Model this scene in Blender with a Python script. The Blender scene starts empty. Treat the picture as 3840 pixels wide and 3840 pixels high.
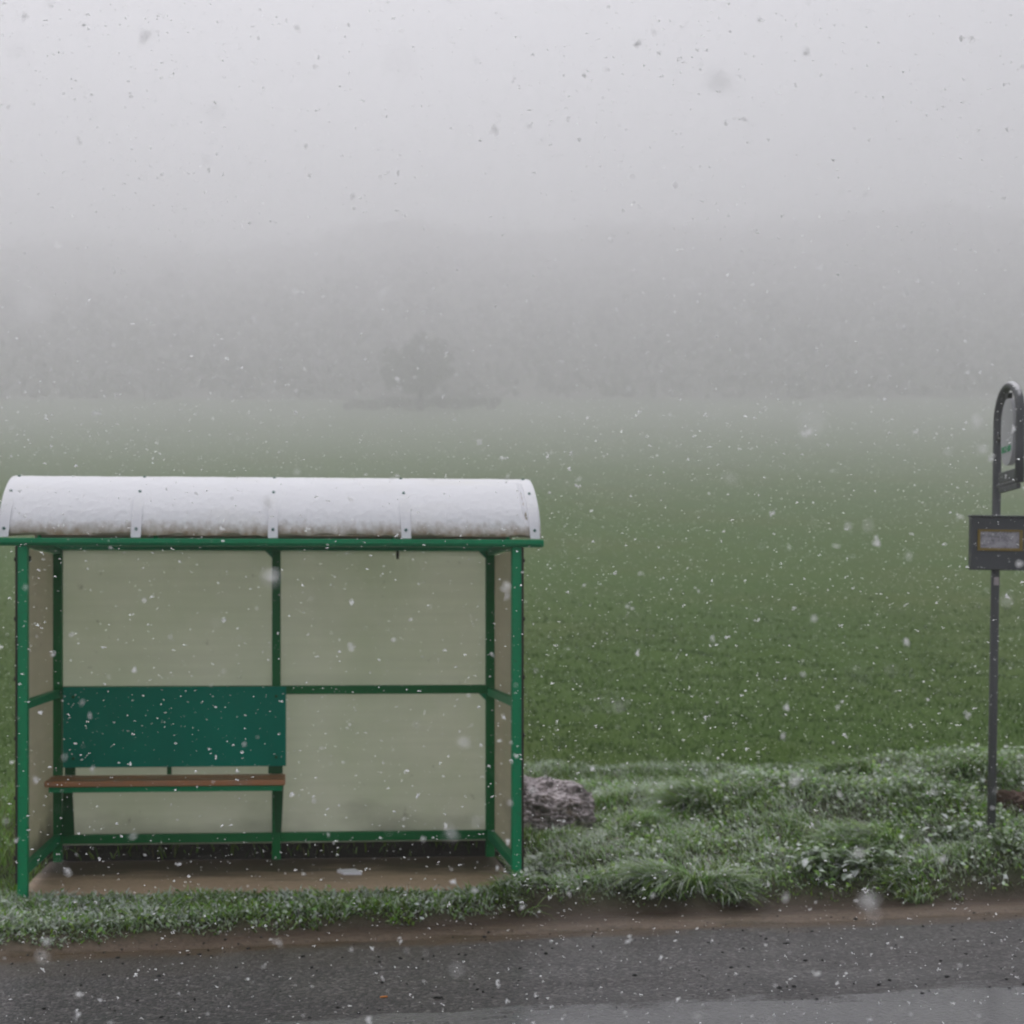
import bpy, bmesh, math, random
import numpy as np
from mathutils import Vector, Matrix, Euler

random.seed(7)
RNG = np.random.default_rng(11)
R = math.radians
C = bpy.context.scene.collection
SC = bpy.context.scene

# ------------------------------------------------------------------ camera (a 50 mm view, eye height 1.73 m)
F, CX, HY, CZ = 5200.0, 1500.0, 2290.0, 1.73
cam = bpy.data.cameras.new('camera')
cam.sensor_width = 36.0
cam.lens = F / 3840.0 * 36.0
cam.shift_x = (1920.0 - CX) / 3840.0
cam.shift_y = (HY - 1920.0) / 3840.0
cam.clip_start, cam.clip_end = 0.05, 2000.0
cam.dof.use_dof = True
cam.dof.focus_distance = 4.5
cam.dof.aperture_fstop = 3.4
co = bpy.data.objects.new('camera', cam)
co.location = (0, 0, CZ)
co.rotation_euler = (R(90), 0, 0)
C.objects.link(co)
SC.camera = co

# ------------------------------------------------------------------ node helpers
class NT:
    def __init__(self, name):
        self.m = bpy.data.materials.new(name)
        self.m.use_nodes = True
        self.t = self.m.node_tree
        self.t.nodes.clear()
        self.out = self.n('ShaderNodeOutputMaterial')
    def n(self, kind, **kw):
        nd = self.t.nodes.new(kind)
        for k, v in kw.items():
            setattr(nd, k, v)
        return nd
    def link(self, a, b):
        self.t.links.new(a, b)
    def put(self, sock, v):
        if hasattr(v, 'links') or hasattr(v, 'is_output'):
            self.link(v, sock)
        else:
            sock.default_value = v
    def coord(self, kind='Object'):
        return self.n('ShaderNodeTexCoord').outputs[kind]
    def pos(self):
        return self.n('ShaderNodeNewGeometry').outputs['Position']
    def mapping(self, vec, scale=(1, 1, 1), rot=(0, 0, 0)):
        m = self.n('ShaderNodeMapping')
        self.link(vec, m.inputs['Vector'])
        m.inputs['Scale'].default_value = scale
        m.inputs['Rotation'].default_value = rot
        return m.outputs[0]
    def noise(self, vec, scale, detail=4, rough=0.55, dist=0.0):
        nd = self.n('ShaderNodeTexNoise')
        self.link(vec, nd.inputs['Vector'])
        nd.inputs['Scale'].default_value = scale
        nd.inputs['Detail'].default_value = detail
        nd.inputs['Roughness'].default_value = rough
        nd.inputs['Distortion'].default_value = dist
        return nd.outputs['Fac']
    def voro(self, vec, scale, feature='F1', out='Distance'):
        nd = self.n('ShaderNodeTexVoronoi', feature=feature)
        self.link(vec, nd.inputs['Vector'])
        nd.inputs['Scale'].default_value = scale
        return nd.outputs[out]
    def ramp(self, fac, stops):
        nd = self.n('ShaderNodeValToRGB')
        self.link(fac, nd.inputs['Fac'])
        els = nd.color_ramp.elements
        while len(els) < len(stops):
            els.new(0.5)
        for e, (p, c) in zip(els, stops):
            e.position = p
            e.color = (c, c, c, 1) if isinstance(c, (int, float)) else (*c, 1)
        return nd.outputs['Color']
    def mix(self, fac, a, b):
        nd = self.n('ShaderNodeMix', data_type='RGBA')
        self.put(nd.inputs[0], fac)
        for s, v in ((nd.inputs[6], a), (nd.inputs[7], b)):
            if isinstance(v, tuple):
                s.default_value = (*v, 1) if len(v) == 3 else v
            else:
                self.link(v, s)
        return nd.outputs[2]
    def math(self, op, a, b=0.0, clamp=False):
        nd = self.n('ShaderNodeMath', operation=op, use_clamp=clamp)
        self.put(nd.inputs[0], a)
        self.put(nd.inputs[1], b)
        return nd.outputs[0]
    def sep(self, vec):
        nd = self.n('ShaderNodeSeparateXYZ')
        self.link(vec, nd.inputs[0])
        return nd.outputs
    def bump(self, h, strength=0.3, dist=0.01):
        nd = self.n('ShaderNodeBump')
        self.link(h, nd.inputs['Height'])
        nd.inputs['Strength'].default_value = strength
        nd.inputs['Distance'].default_value = dist
        return nd.outputs[0]
    def bsdf(self, col, rough=0.6, spec=0.4, metal=0.0, normal=None):
        nd = self.n('ShaderNodeBsdfPrincipled')
        s = nd.inputs['Base Color']
        if isinstance(col, tuple):
            s.default_value = (*col, 1)
        else:
            self.link(col, s)
        self.put(nd.inputs['Roughness'], rough)
        self.put(nd.inputs['Specular IOR Level'], spec)
        nd.inputs['Metallic'].default_value = metal
        if normal is not None:
            self.link(normal, nd.inputs['Normal'])
        return nd.outputs[0]
    def done(self, shader):
        self.link(shader, self.out.inputs['Surface'])
        return self.m

def paint(name, col, dirt=(0.05, 0.05, 0.035), rough=0.45, amount=0.5, snow=0.0, spec=0.3):
    t = NT(name)
    p = t.coord()
    big = t.noise(p, 2.3, 5, 0.6)
    fine = t.noise(p, 45, 4, 0.6)
    c = t.mix(t.ramp(big, [(0.35, 0.0), (0.75, 0.55)]), col, tuple(x * 0.72 for x in col))
    spots = t.ramp(fine, [(0.58, 0.0), (0.72, 1.0)])
    c = t.mix(t.math('MULTIPLY', spots, amount), c, dirt)
    if snow > 0:
        nz = t.sep(t.n('ShaderNodeNewGeometry').outputs['Normal'])[2]
        k = t.math('ADD', nz, t.math('MULTIPLY', fine, 0.5))
        c = t.mix(t.math('MULTIPLY', t.ramp(k, [(0.75, 0.0), (0.98, 1.0)]), snow), c, (0.8, 0.8, 0.82))
    r = t.math('ADD', t.math('MULTIPLY', fine, 0.3), rough - 0.15)
    return t.done(t.bsdf(c, r, spec, 0, t.bump(fine, 0.15, 0.002)))

M = {}
M['green'] = paint('green_paint', (0.002, 0.275, 0.112), amount=0.35)
M['board'] = paint('teal_board_paint', (0.0, 0.25, 0.172), rough=0.5, amount=0.12, spec=0.12)
M['dark_green'] = paint('dark_green_paint', (0.003, 0.10, 0.026), amount=0.35)
M['shaded_green'] = paint('shaded_green_paint', (0.003, 0.185, 0.048), amount=0.35)  # frame green again, with the shade inside the shelter put into its colour
M['trim'] = paint('dark_edge_trim', (0.045, 0.035, 0.03), amount=0.4)
M['grey_metal'] = paint('grey_metal_paint', (0.105, 0.108, 0.114), dirt=(0.05, 0.05, 0.05), amount=0.4, snow=0.7)
M['box_metal'] = paint('dark_box_paint', (0.088, 0.092, 0.10), dirt=(0.04, 0.038, 0.03), amount=0.3, snow=0.85)
M['black'] = paint('black_fitting', (0.012, 0.012, 0.012), amount=0.2)
M['strap'] = paint('pale_strap_paint', (0.76, 0.76, 0.80), dirt=(0.6, 0.6, 0.6), amount=0.3, snow=0.9)
M['bolt'] = paint('bolt_green', (0.05, 0.15, 0.13), amount=0.1)
M['yellow'] = paint('yellow_frame_paint', (0.27, 0.19, 0.05), dirt=(0.2, 0.16, 0.07), amount=0.3)
M['sign_white'] = paint('sign_white_paint', (0.46, 0.46, 0.48), dirt=(0.4, 0.4, 0.38), amount=0.25)
M['sign_green'] = paint('sign_green_paint', (0.03, 0.30, 0.13), amount=0.0)
M['sticker'] = paint('sticker_paper', (0.48, 0.42, 0.44), amount=0.2)
M['litter'] = paint('litter_card', (0.90, 0.90, 0.95), dirt=(0.6, 0.58, 0.55), amount=0.2)
M['butt'] = paint('orange_filter', (0.55, 0.20, 0.05), dirt=(0.4, 0.2, 0.1), amount=0.3)

# wood
t = NT('worn_wood')
p = t.coord()
g = t.noise(t.mapping(p, (1.2, 30, 30)), 3.0, 5, 0.6)
c = t.mix(g, (0.30, 0.125, 0.050), (0.58, 0.27, 0.13))
c = t.mix(t.ramp(t.noise(p, 5, 3), [(0.45, 0.0), (0.7, 0.5)]), c, (0.30, 0.22, 0.17))
M['wood'] = t.done(t.bsdf(c, 0.45, 0.4, 0, t.bump(g, 0.3, 0.002)))

# multi-wall polycarbonate
def poly(name, base, algae):
    t = NT(name)
    p = t.coord()
    z = t.sep(p)[2]
    streak = t.noise(t.mapping(p, (0.35, 0.35, 9.0)), 2.2, 4, 0.55)
    cloud = t.noise(p, 1.6, 4, 0.6)
    c = t.mix(t.ramp(streak, [(0.35, 0.0), (0.7, 1.0)]), base, tuple(x * 0.94 for x in base))
    c = t.mix(t.math('MULTIPLY', t.ramp(cloud, [(0.4, 0.0), (0.7, 1.0)]), 0.35), c, (base[0] * 0.75, base[1] * 0.82, base[2] * 0.7))
    low = t.math('SUBTRACT', t.math('MULTIPLY', t.noise(t.mapping(p, (0.7, 0.7, 1.6)), 2.2, 4, 0.55), 0.95), t.math('MULTIPLY', z, 0.85))
    c = t.mix(t.math('MULTIPLY', t.ramp(low, [(0.18, 0.0), (0.46, 1.0)]), algae), c, (0.10, 0.11, 0.06))
    spots = t.ramp(t.noise(p, 11, 3, 0.5), [(0.70, 0.0), (0.78, 0.35)])
    c = t.mix(spots, c, (0.16, 0.15, 0.10))
    wave = t.n('ShaderNodeTexWave', wave_type='BANDS', bands_direction='Z')
    t.link(p, wave.inputs['Vector'])
    wave.inputs['Scale'].default_value = 26.0
    wave.inputs['Distortion'].default_value = 0.3
    nrm = t.bump(wave.outputs['Fac'], 0.05, 0.002)
    a = t.bsdf(c, 0.42, 0.35, 0, nrm)
    tr = t.n('ShaderNodeBsdfTranslucent')
    t.link(c, tr.inputs['Color'])
    mx = t.n('ShaderNodeMixShader')
    mx.inputs[0].default_value = 0.68
    t.link(a, mx.inputs[1])
    t.link(tr.outputs[0], mx.inputs[2])
    return t.done(mx.outputs[0])
M['panel'] = poly('polycarbonate_panel', (0.86, 0.872, 0.765), 0.30)
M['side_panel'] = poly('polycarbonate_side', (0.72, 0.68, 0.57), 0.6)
M['roof_sheet'] = poly('polycarbonate_roof', (0.50, 0.43, 0.33), 0.0)

# snow
t = NT('snow')
p = t.coord()
n1 = t.noise(p, 60, 4, 0.6)
n2 = t.noise(p, 14, 4, 0.6)
yel = t.ramp(t.noise(t.mapping(p, (0.7, 1.5, 1.5)), 1.7, 3), [(0.52, 0.0), (0.8, 0.35)])
c = t.mix(yel, (0.83, 0.83, 0.86), (0.74, 0.72, 0.62))
zz = t.sep(p)[2]
thin = t.math('ADD', zz, t.math('MULTIPLY', t.math('SUBTRACT', t.noise(t.mapping(p, (1, 1, 0.5)), 22, 4, 0.65), 0.5), 0.13))
c = t.mix(t.ramp(t.math('SUBTRACT', thin, 1.9), [(0.283, 1.0), (0.33, 0.55), (0.385, 0.0)]), c, (0.27, 0.20, 0.13))
M['snow'] = t.done(t.bsdf(c, 0.7, 0.15, 0, t.bump(t.math('ADD', n1, n2), 0.25, 0.010)))
t = NT('snowflake_ice')
a = t.bsdf((0.97, 0.97, 0.98), 0.6, 0.2)
tr = t.n('ShaderNodeBsdfTranslucent')
tr.inputs['Color'].default_value = (0.98, 0.98, 0.99, 1)
mx = t.n('ShaderNodeMixShader')
mx.inputs[0].default_value = 0.7
t.link(a, mx.inputs[1])
t.link(tr.outputs[0], mx.inputs[2])
M['flake'] = t.done(mx.outputs[0])

# ------------------------------------------------------------------ mesh helpers
def link(name, me, mat=None, parent=None, loc=None):
    o = bpy.data.objects.new(name, me)
    C.objects.link(o)
    if mat is not None:
        me.materials.append(mat)
    if parent is not None:
        o.parent = parent
    if loc is not None:
        o.location = loc
    return o

def obj(name, bm, mat, parent=None, smooth=False, loc=None):
    me = bpy.data.meshes.new(name)
    bmesh.ops.recalc_face_normals(bm, faces=bm.faces)
    bm.to_mesh(me)
    bm.free()
    if smooth:
        me.shade_smooth()
    return link(name, me, mat, parent, loc)

def empty(name, loc, rz=0.0):
    o = bpy.data.objects.new(name, None)
    o.location = loc
    o.rotation_euler = (0, 0, rz)
    o.empty_display_size = 0.1
    C.objects.link(o)
    return o

def tag(o, label=None, cat=None, group=None, kind=None):
    for k, v in (('label', label), ('category', cat), ('group', group), ('kind', kind)):
        if v:
            o[k] = v
    return o

def bx(bm, x0, x1, y0, y1, z0, z1, bev=0.004):
    r = bmesh.ops.create_cube(bm, size=1.0)
    vs = r['verts']
    for v in vs:
        v.co = Vector(((x0 + x1) / 2 + v.co.x * (x1 - x0), (y0 + y1) / 2 + v.co.y * (y1 - y0), (z0 + z1) / 2 + v.co.z * (z1 - z0)))
    if bev > 0:
        es = list({e for v in vs for e in v.link_edges})
        bmesh.ops.bevel(bm, geom=es, offset=bev, segments=2, profile=0.5, affect='EDGES')

def box(name, ext, mat, parent=None, bev=0.004):
    bm = bmesh.new()
    bx(bm, *ext, bev=bev)
    return obj(name, bm, mat, parent)

def tube(bm, pts, rad, n=12, cap=True):
    pts = [Vector(p) for p in pts]
    rads = rad if isinstance(rad, (list, tuple)) else [rad] * len(pts)
    ups = None
    rings = []
    for i, p in enumerate(pts):
        a = pts[max(i - 1, 0)]
        b = pts[min(i + 1, len(pts) - 1)]
        d = (b - a).normalized()
        if ups is None:
            ups = d.orthogonal().normalized()
        ups = (ups - d * ups.dot(d)).normalized()
        s = d.cross(ups)
        rings.append([bm.verts.new(p + (ups * math.cos(k * 2 * math.pi / n) + s * math.sin(k * 2 * math.pi / n)) * rads[i]) for k in range(n)])
    for r0, r1 in zip(rings, rings[1:]):
        for k in range(n):
            bm.faces.new((r0[k], r0[(k + 1) % n], r1[(k + 1) % n], r1[k]))
    if cap:
        bm.faces.new(rings[0][::-1])
        bm.faces.new(rings[-1])

def np_mesh(name, verts, faces_list, colors=None):
    """faces_list: int arrays (n,3) or (n,4)."""
    me = bpy.data.meshes.new(name)
    verts = np.asarray(verts, dtype=np.float32)
    me.vertices.add(len(verts))
    me.vertices.foreach_set('co', verts.ravel())
    idx = np.concatenate([f.ravel() for f in faces_list]).astype(np.int32)
    tot = np.concatenate([np.full(len(f), f.shape[1], dtype=np.int32) for f in faces_list])
    start = np.concatenate([[0], np.cumsum(tot)[:-1]]).astype(np.int32)
    me.loops.add(len(idx))
    me.loops.foreach_set('vertex_index', idx)
    me.polygons.add(len(tot))
    me.polygons.foreach_set('loop_start', start)
    me.update(calc_edges=True)
    me.validate()
    if colors is not None:
        at = me.attributes.new('col', 'FLOAT_COLOR', 'POINT')
        at.data.foreach_set('color', np.asarray(colors, dtype=np.float32).ravel())
    return me

# ------------------------------------------------------------------ value noise in numpy
def _hash(ix, iy, seed):
    h = (ix.astype(np.int64) * 374761393 + iy.astype(np.int64) * 668265263 + seed * 982451653) & 0x7fffffff
    h = (h ^ (h >> 13)) * 1274126177 & 0x7fffffff
    return ((h ^ (h >> 16)) & 0xffff) / 65535.0

def vnoise(x, y, scale, seed=0, octaves=3):
    x = np.asarray(x, dtype=np.float64) * scale
    y = np.asarray(y, dtype=np.float64) * scale
    out = 0.0
    amp, tot = 1.0, 0.0
    for o in range(octaves):
        ix, iy = np.floor(x), np.floor(y)
        fx, fy = x - ix, y - iy
        fx, fy = fx * fx * (3 - 2 * fx), fy * fy * (3 - 2 * fy)
        a, b = _hash(ix, iy, seed + o), _hash(ix + 1, iy, seed + o)
        c, d = _hash(ix, iy + 1, seed + o), _hash(ix + 1, iy + 1, seed + o)
        out = out + amp * ((a * (1 - fx) + b * fx) * (1 - fy) + (c * (1 - fx) + d * fx) * fy)
        tot += amp
        amp *= 0.5
        x, y = x * 2.03, y * 2.03
    return out / tot

def ss(a, b, x):
    u = np.clip((np.asarray(x, dtype=np.float64) - a) / (b - a), 0, 1)
    return u * u * (3 - 2 * u)

# ------------------------------------------------------------------ the lie of the land
ROAD_ANG = math.atan(0.1811)
def road_s(x, y):
    return (y - 7.4 - (x + 2.13) * 0.1811) * 0.984
def mud_w(x):
    return np.interp(x, [-5, -2.1, -1.0, 0, 1, 2.5, 4], [0.06, 0.08, 0.20, 0.34, 0.42, 0.40, 0.36])
SH = Vector((-2.273, 8.366, 0.0))
SHA = math.atan((CX - 1130.0) / F)
def local(x, y):
    dx, dy = x - SH.x, y - SH.y
    return dx * math.cos(SHA) + dy * math.sin(SHA), -dx * math.sin(SHA) + dy * math.cos(SHA)

def terrain(x, y):
    x = np.asarray(x, dtype=np.float64)
    y = np.asarray(y, dtype=np.float64)
    s = road_s(x, y)
    m = mud_w(x) + (vnoise(x, y, 2.2, 5, 2) - 0.5) * 0.12
    lx, ly = local(x, y)
    z = np.full_like(s, -0.135)
    z = z + 0.105 * ss(m - 0.08, m + 0.14, s)                       # up to verge level, -0.03
    z = z + 0.022 * ss(0.02, 0.14, s) * (1 - ss(m - 0.1, m, s)) * (0.4 + 1.2 * vnoise(x * 0.4 + y * 0.07, y, 3.0, 9, 2))
    rs = 2.62 + 0.40 * ss(-0.22, 0.06, ly)
    right = ss(rs, rs + 0.43, lx) * ss(6.5, 8.5, y)
    bank = 0.13 * ss(m - 0.02, m + 0.28, s) + 0.13 * ss(m + 0.3, 1.9, s) + 0.10 * np.exp(-((s - 2.5) / 0.8) ** 2)
    bank = bank * (0.18 + 0.82 * ss(1.3, 3.4, x + 0.25 * (y - 9.5)))
    bank = bank + 0.20 * ss(2.6, 5.2, x) * ss(0.9, 2.4, s) * (1 - ss(3.0, 6.0, s))
    bank = bank * (1 - 0.75 * ss(3.0, 5.2, s))
    z = z + right * bank
    lump = (vnoise(x, y, 2.2, 21, 3) - 0.5) * 0.24 * ss(m + 0.1, m + 0.5, s)
    z = z + lump * (0.06 + 0.94 * right)
    z = z + 0.15 * np.exp(-((lx - 3.10) / 0.26) ** 2 - ((ly + 0.20) / 0.17) ** 2) * ss(m - 0.02, m + 0.14, s)
    left = ss(-0.1, -0.6, lx)
    z = z + left * ss(0.6, 1.6, s) * (0.03 + 0.06 * vnoise(x, y, 1.5, 3, 2))
    yy = np.maximum(0.0, y - 12.3)
    z = z + 0.110 * (np.sqrt(yy * yy + 1.2) - 1.095) + np.where(yy < 338, 0.000156 * yy * yy, 0.000156 * 338 * 338 + 0.000312 * 338 * (yy - 338))
    wob = (vnoise(x, y, 0.03, 40, 2) - 0.5)
    z = z + wob * 0.5 * ss(60, 320, y)
    y2 = np.maximum(0.0, y - 352.0)
    z = z + (0.050 + 0.055 * ss(-120, 170, x) + 0.09 * vnoise(x, y * 0 + 3.3, 0.011, 55, 3)) * (np.sqrt(y2 * y2 + 60) - 7.75)
    z = np.minimum(z, 214 + 0.05 * (z - 214))
    z = z + 0.24 * ss(1.22, 1.42, ly) * ss(-0.25, 0.0, lx) * ss(3.5, 3.0, lx) * (1 - ss(2.2, 3.6, ly))  # rise added behind the shelter to block light under the rear panels
    slab = ss(-0.30, -0.2, lx) * ss(3.3, 3.2, lx) * ss(0.05, 0.12, ly) * ss(1.26, 1.21, ly)
    z = np.where(slab > 0.3, np.minimum(z, -0.055), z)
    return z

def ground_at(u, v):
    """where the ray of a photograph pixel meets the ground"""
    lo = None
    for Y in np.arange(5.5, 40, 0.01):
        X = (u - CX) / F * Y
        Z = CZ - (v - HY) / F * Y
        if Z <= float(terrain(X, Y)):
            return X, Y, float(terrain(X, Y))
    return X, Y, Z

# ------------------------------------------------------------------ ground sheet
def axis(lo, hi, step, end0, end1, grow):
    a = list(np.arange(lo, hi + 1e-6, step))
    d, x = step, a[-1]
    while x < end1:
        d *= grow
        x += d
        a.append(min(x, end1))
    d, x = step, a[0]
    pre = []
    while x > end0:
        d *= grow
        x -= d
        pre.append(max(x, end0))
    return np.array(pre[::-1] + a)
gx = axis(-4.2, 9.6, 0.055, -575, 575, 1.09)
gy = axis(6.9, 13.6, 0.05, -34, 905, 1.055)
GX, GY = np.meshgrid(gx, gy)
GZ = terrain(GX, GY)
nx, ny = len(gx), len(gy)
idx = np.arange(nx * ny).reshape(ny, nx)
quads = np.stack([idx[:-1, :-1], idx[:-1, 1:], idx[1:, 1:], idx[1:, :-1]], -1).reshape(-1, 4)
S = road_s(GX, GY)
LX, LY = local(GX, GY)
mw = mud_w(GX) + (vnoise(GX, GY, 2.2, 5, 2) - 0.5) * 0.12
mudw = 1 - ss(mw - 0.05, mw + 0.16, S)
soilw = ss(-0.3, 0.05, LX) * ss(3.3, 2.95, LX) * ss(0.8, 1.1, LY) * ss(1.75, 1.5, LY)
fieldw = ss(11.6, 13.2, GY)
cols = np.stack([mudw, soilw, fieldw, np.ones_like(S)], -1).reshape(-1, 4)
me = np_mesh('ground', np.stack([GX, GY, GZ], -1).reshape(-1, 3), [quads], cols)
me.shade_smooth()
t = NT('ground_soil_and_field')
p = t.pos()
at = t.n('ShaderNodeAttribute', attribute_name='col')
sp = t.n('ShaderNodeSeparateColor')
t.link(at.outputs['Color'], sp.inputs[0])
mudn = t.noise(t.mapping(p, (0.5, 3.2, 1.0), (0, 0, -ROAD_ANG)), 3.0, 6, 0.68)
fine = t.noise(p, 38, 5, 0.65)
mud = t.ramp(mudn, [(0.3, (0.085, 0.058, 0.036)), (0.5, (0.135, 0.096, 0.064)), (0.66, (0.215, 0.165, 0.122))])
mud = t.mix(t.ramp(fine, [(0.45, 0.0), (0.7, 0.5)]), mud, (0.06, 0.043, 0.03))
px, py = t.sep(p)[0], t.sep(p)[1]
sv = t.math('MULTIPLY', t.math('SUBTRACT', t.math('SUBTRACT', py, 7.786), t.math('MULTIPLY', px, 0.1811)), 0.984)
sv = t.math('ADD', sv, t.math('MULTIPLY', t.math('SUBTRACT', mudn, 0.5), 0.30))
prof = t.ramp(sv, [(0.0, (0.085, 0.055, 0.018)), (0.05, (0.11, 0.070, 0.028)), (0.085, (0.25, 0.182, 0.132)), (0.19, (0.165, 0.112, 0.078)), (0.28, (0.062, 0.038, 0.025))])
mud = t.mix(0.72, mud, prof)
mud = t.mix(0.3, mud, (0.02, 0.014, 0.008))
mud = t.mix(t.ramp(fine, [(0.45, 0.0), (0.68, 0.6)]), mud, (0.045, 0.032, 0.022))
turf = t.mix(t.noise(p, 9, 4), (0.022, 0.034, 0.010), (0.045, 0.05, 0.018))
rows = t.noise(t.mapping(p, (0.16, 1.0, 1.0)), 0.55, 5, 0.6)
patch = t.noise(p, 0.11, 4, 0.55)
fgrain = t.noise(t.mapping(p, (1, 1, 1)), 7.0, 5, 0.7)
fcol = t.mix(rows, (0.036, 0.092, 0.002), (0.062, 0.118, 0.004))
fcol = t.mix(t.ramp(patch, [(0.45, 0.0), (0.75, 0.6)]), fcol, (0.085, 0.108, 0.016))
fcol = t.mix(t.ramp(fgrain, [(0.35, 0.12), (0.6, 0.0)]), fcol, (0.026, 0.055, 0.008))
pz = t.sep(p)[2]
height_pale = t.math('ADD', t.math('MULTIPLY', pz, 0.02), t.math('MULTIPLY', t.math('SUBTRACT', t.noise(p, 0.05, 4), 0.5), 0.5))  # field colour goes paler and greyer with height, broken up by noise
fcol = t.mix(t.ramp(height_pale, [(0.12, 0.0), (0.95, 0.38)]), fcol, (0.33, 0.33, 0.34))
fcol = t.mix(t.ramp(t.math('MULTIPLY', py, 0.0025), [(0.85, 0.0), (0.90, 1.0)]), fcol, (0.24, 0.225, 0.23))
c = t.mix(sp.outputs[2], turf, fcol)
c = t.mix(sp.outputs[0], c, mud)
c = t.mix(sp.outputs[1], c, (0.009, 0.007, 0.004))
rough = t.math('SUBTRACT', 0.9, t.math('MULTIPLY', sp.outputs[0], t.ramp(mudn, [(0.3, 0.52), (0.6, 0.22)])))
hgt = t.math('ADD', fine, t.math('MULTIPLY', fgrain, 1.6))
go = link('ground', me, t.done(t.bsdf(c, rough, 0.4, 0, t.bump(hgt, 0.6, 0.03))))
tag(go, 'brown muddy verge rising into a green sloping field', 'ground', kind='structure')

# ------------------------------------------------------------------ road
ts = np.linspace(-90, 90, 361)
svals = np.array([-6.6, -5, -3.5, -2, -1.2, -0.7, -0.4, -0.2, -0.08, 0.0, 0.05, 0.1])
T_, S_ = np.meshgrid(ts, svals)
Z_ = np.interp(S_, [-6.6, -3.2, -0.2, 0.0, 0.1], [-0.03, 0.03, 0.0, -0.004, -0.03])
Z_ = np.interp(S_, [-6.6, -2.0, -0.2, 0.0, 0.1], [0.0, 0.0, 0.0, -0.003, -0.03])
ii = np.arange(T_.size).reshape(T_.shape)
q = np.stack([ii[:-1, :-1], ii[:-1, 1:], ii[1:, 1:], ii[1:, :-1]], -1).reshape(-1, 4)
me = np_mesh('road', np.stack([T_, S_, Z_], -1).reshape(-1, 3), [q])
t = NT('wet_asphalt')
p = t.coord()
s = t.sep(p)[1]
edge_n = t.noise(t.mapping(p, (0.5, 2.2, 1)), 2.4, 5, 0.65)
agg = t.voro(p, 62, 'F1', 'Color')
aggv = t.sep(agg)[0]
aggd = t.voro(p, 62)
med = t.noise(t.mapping(p, (1, 1.6, 1)), 26, 5, 0.7)
wide = t.noise(t.mapping(p, (0.25, 1.2, 1)), 1.1, 4, 0.6)
base = t.ramp(aggv, [(0.0, (0.014, 0.013, 0.014)), (0.5, (0.055, 0.051, 0.053)), (1.0, (0.25, 0.23, 0.226))])
base = t.mix(t.ramp(med, [(0.40, 0.85), (0.56, 0.0)]), base, (0.036, 0.034, 0.035))
base = t.mix(t.ramp(wide, [(0.35, 0.0), (0.75, 0.45)]), base, (0.078, 0.072, 0.068))
# coarse open band just above the worn strip
bandk = t.math('MULTIPLY', t.ramp(t.math('ADD', s, t.math('MULTIPLY', edge_n, 0.3)), [(0.0, 0.0), (1.0, 0.0)]), 0.0)
off = t.math('ADD', t.math('ADD', s, 1.46), t.math('MULTIPLY', t.math('SUBTRACT', edge_n, 0.5), 0.7))
off = t.math('ADD', off, t.math('MULTIPLY', t.math('SUBTRACT', med, 0.5), 0.30))
strip = t.ramp(t.math('ADD', t.math('MULTIPLY', off, 2.4), 0.5), [(0.42, 1.0), (0.56, 0.0)])
band = t.ramp(t.math('ADD', off, 0.2), [(0.19, 0.0), (0.23, 0.95), (0.38, 0.7), (0.8, 0.0)])
pits = t.ramp(t.noise(t.mapping(p, (1, 2.4, 1)), 17, 4, 0.6), [(0.44, 1.0), (0.56, 0.0)])
base = t.mix(t.math('MULTIPLY', band, pits), base, (0.033, 0.031, 0.032))
smooth = t.mix(med, (0.095, 0.095, 0.103), (0.165, 0.165, 0.176))
c = t.mix(t.math('MULTIPLY', strip, 0.7), base, smooth)
# mud washed over the edge
mk = t.math('ADD', t.math('MULTIPLY', s, 2.2), t.math('MULTIPLY', edge_n, 1.3))
mudk = t.ramp(mk, [(0.25, 0.0), (0.62, 0.92)])
xs = t.sep(p)[0]
leftk = t.ramp(t.math('MULTIPLY', xs, 0.25), [(0.0, 0.55), (1.0, 0.0)])
mudk2 = t.math('MULTIPLY', t.math('MULTIPLY', t.ramp(t.math('ADD', mk, 0.95), [(0.3, 0.0), (1.0, 1.0)]), leftk), 0.8)
c = t.mix(mudk2, c, (0.105, 0.083, 0.066))
c = t.mix(mudk, c, (0.10, 0.062, 0.032))
h = t.math('ADD', t.math('MULTIPLY', aggd, -1.0), t.math('MULTIPLY', med, 1.4))
h = t.math('MULTIPLY', h, t.math('SUBTRACT', 1.0, t.math('MULTIPLY', strip, 0.5)))
rg = t.math('SUBTRACT', 0.50, t.math('MULTIPLY', strip, 0.25))
sh_ = t.bsdf(c, rg, 0.45, 0, t.bump(h, 0.9, 0.014))
wetp = t.ramp(t.noise(t.mapping(p, (0.5, 1.8, 1)), 1.7, 4, 0.55), [(0.42, 0.02), (0.72, 0.30)])
t.link(t.math('ADD', t.math('MULTIPLY', strip, 0.30), wetp), sh_.node.inputs['Coat Weight'])
sh_.node.inputs['Coat Roughness'].default_value = 0.16
ro = link('road', me, t.done(sh_), loc=(-2.13, 7.4, -0.12))
ro.rotation_euler = (0, 0, ROAD_ANG)
tag(ro, 'wet grey asphalt road with a smoother worn strip', 'road', kind='structure')

# ------------------------------------------------------------------ slab under the shelter
def to_world(lx, ly, z=0.0):
    return (SH.x + lx * math.cos(SHA) - ly * math.sin(SHA), SH.y + lx * math.sin(SHA) + ly * math.cos(SHA), z)

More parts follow.
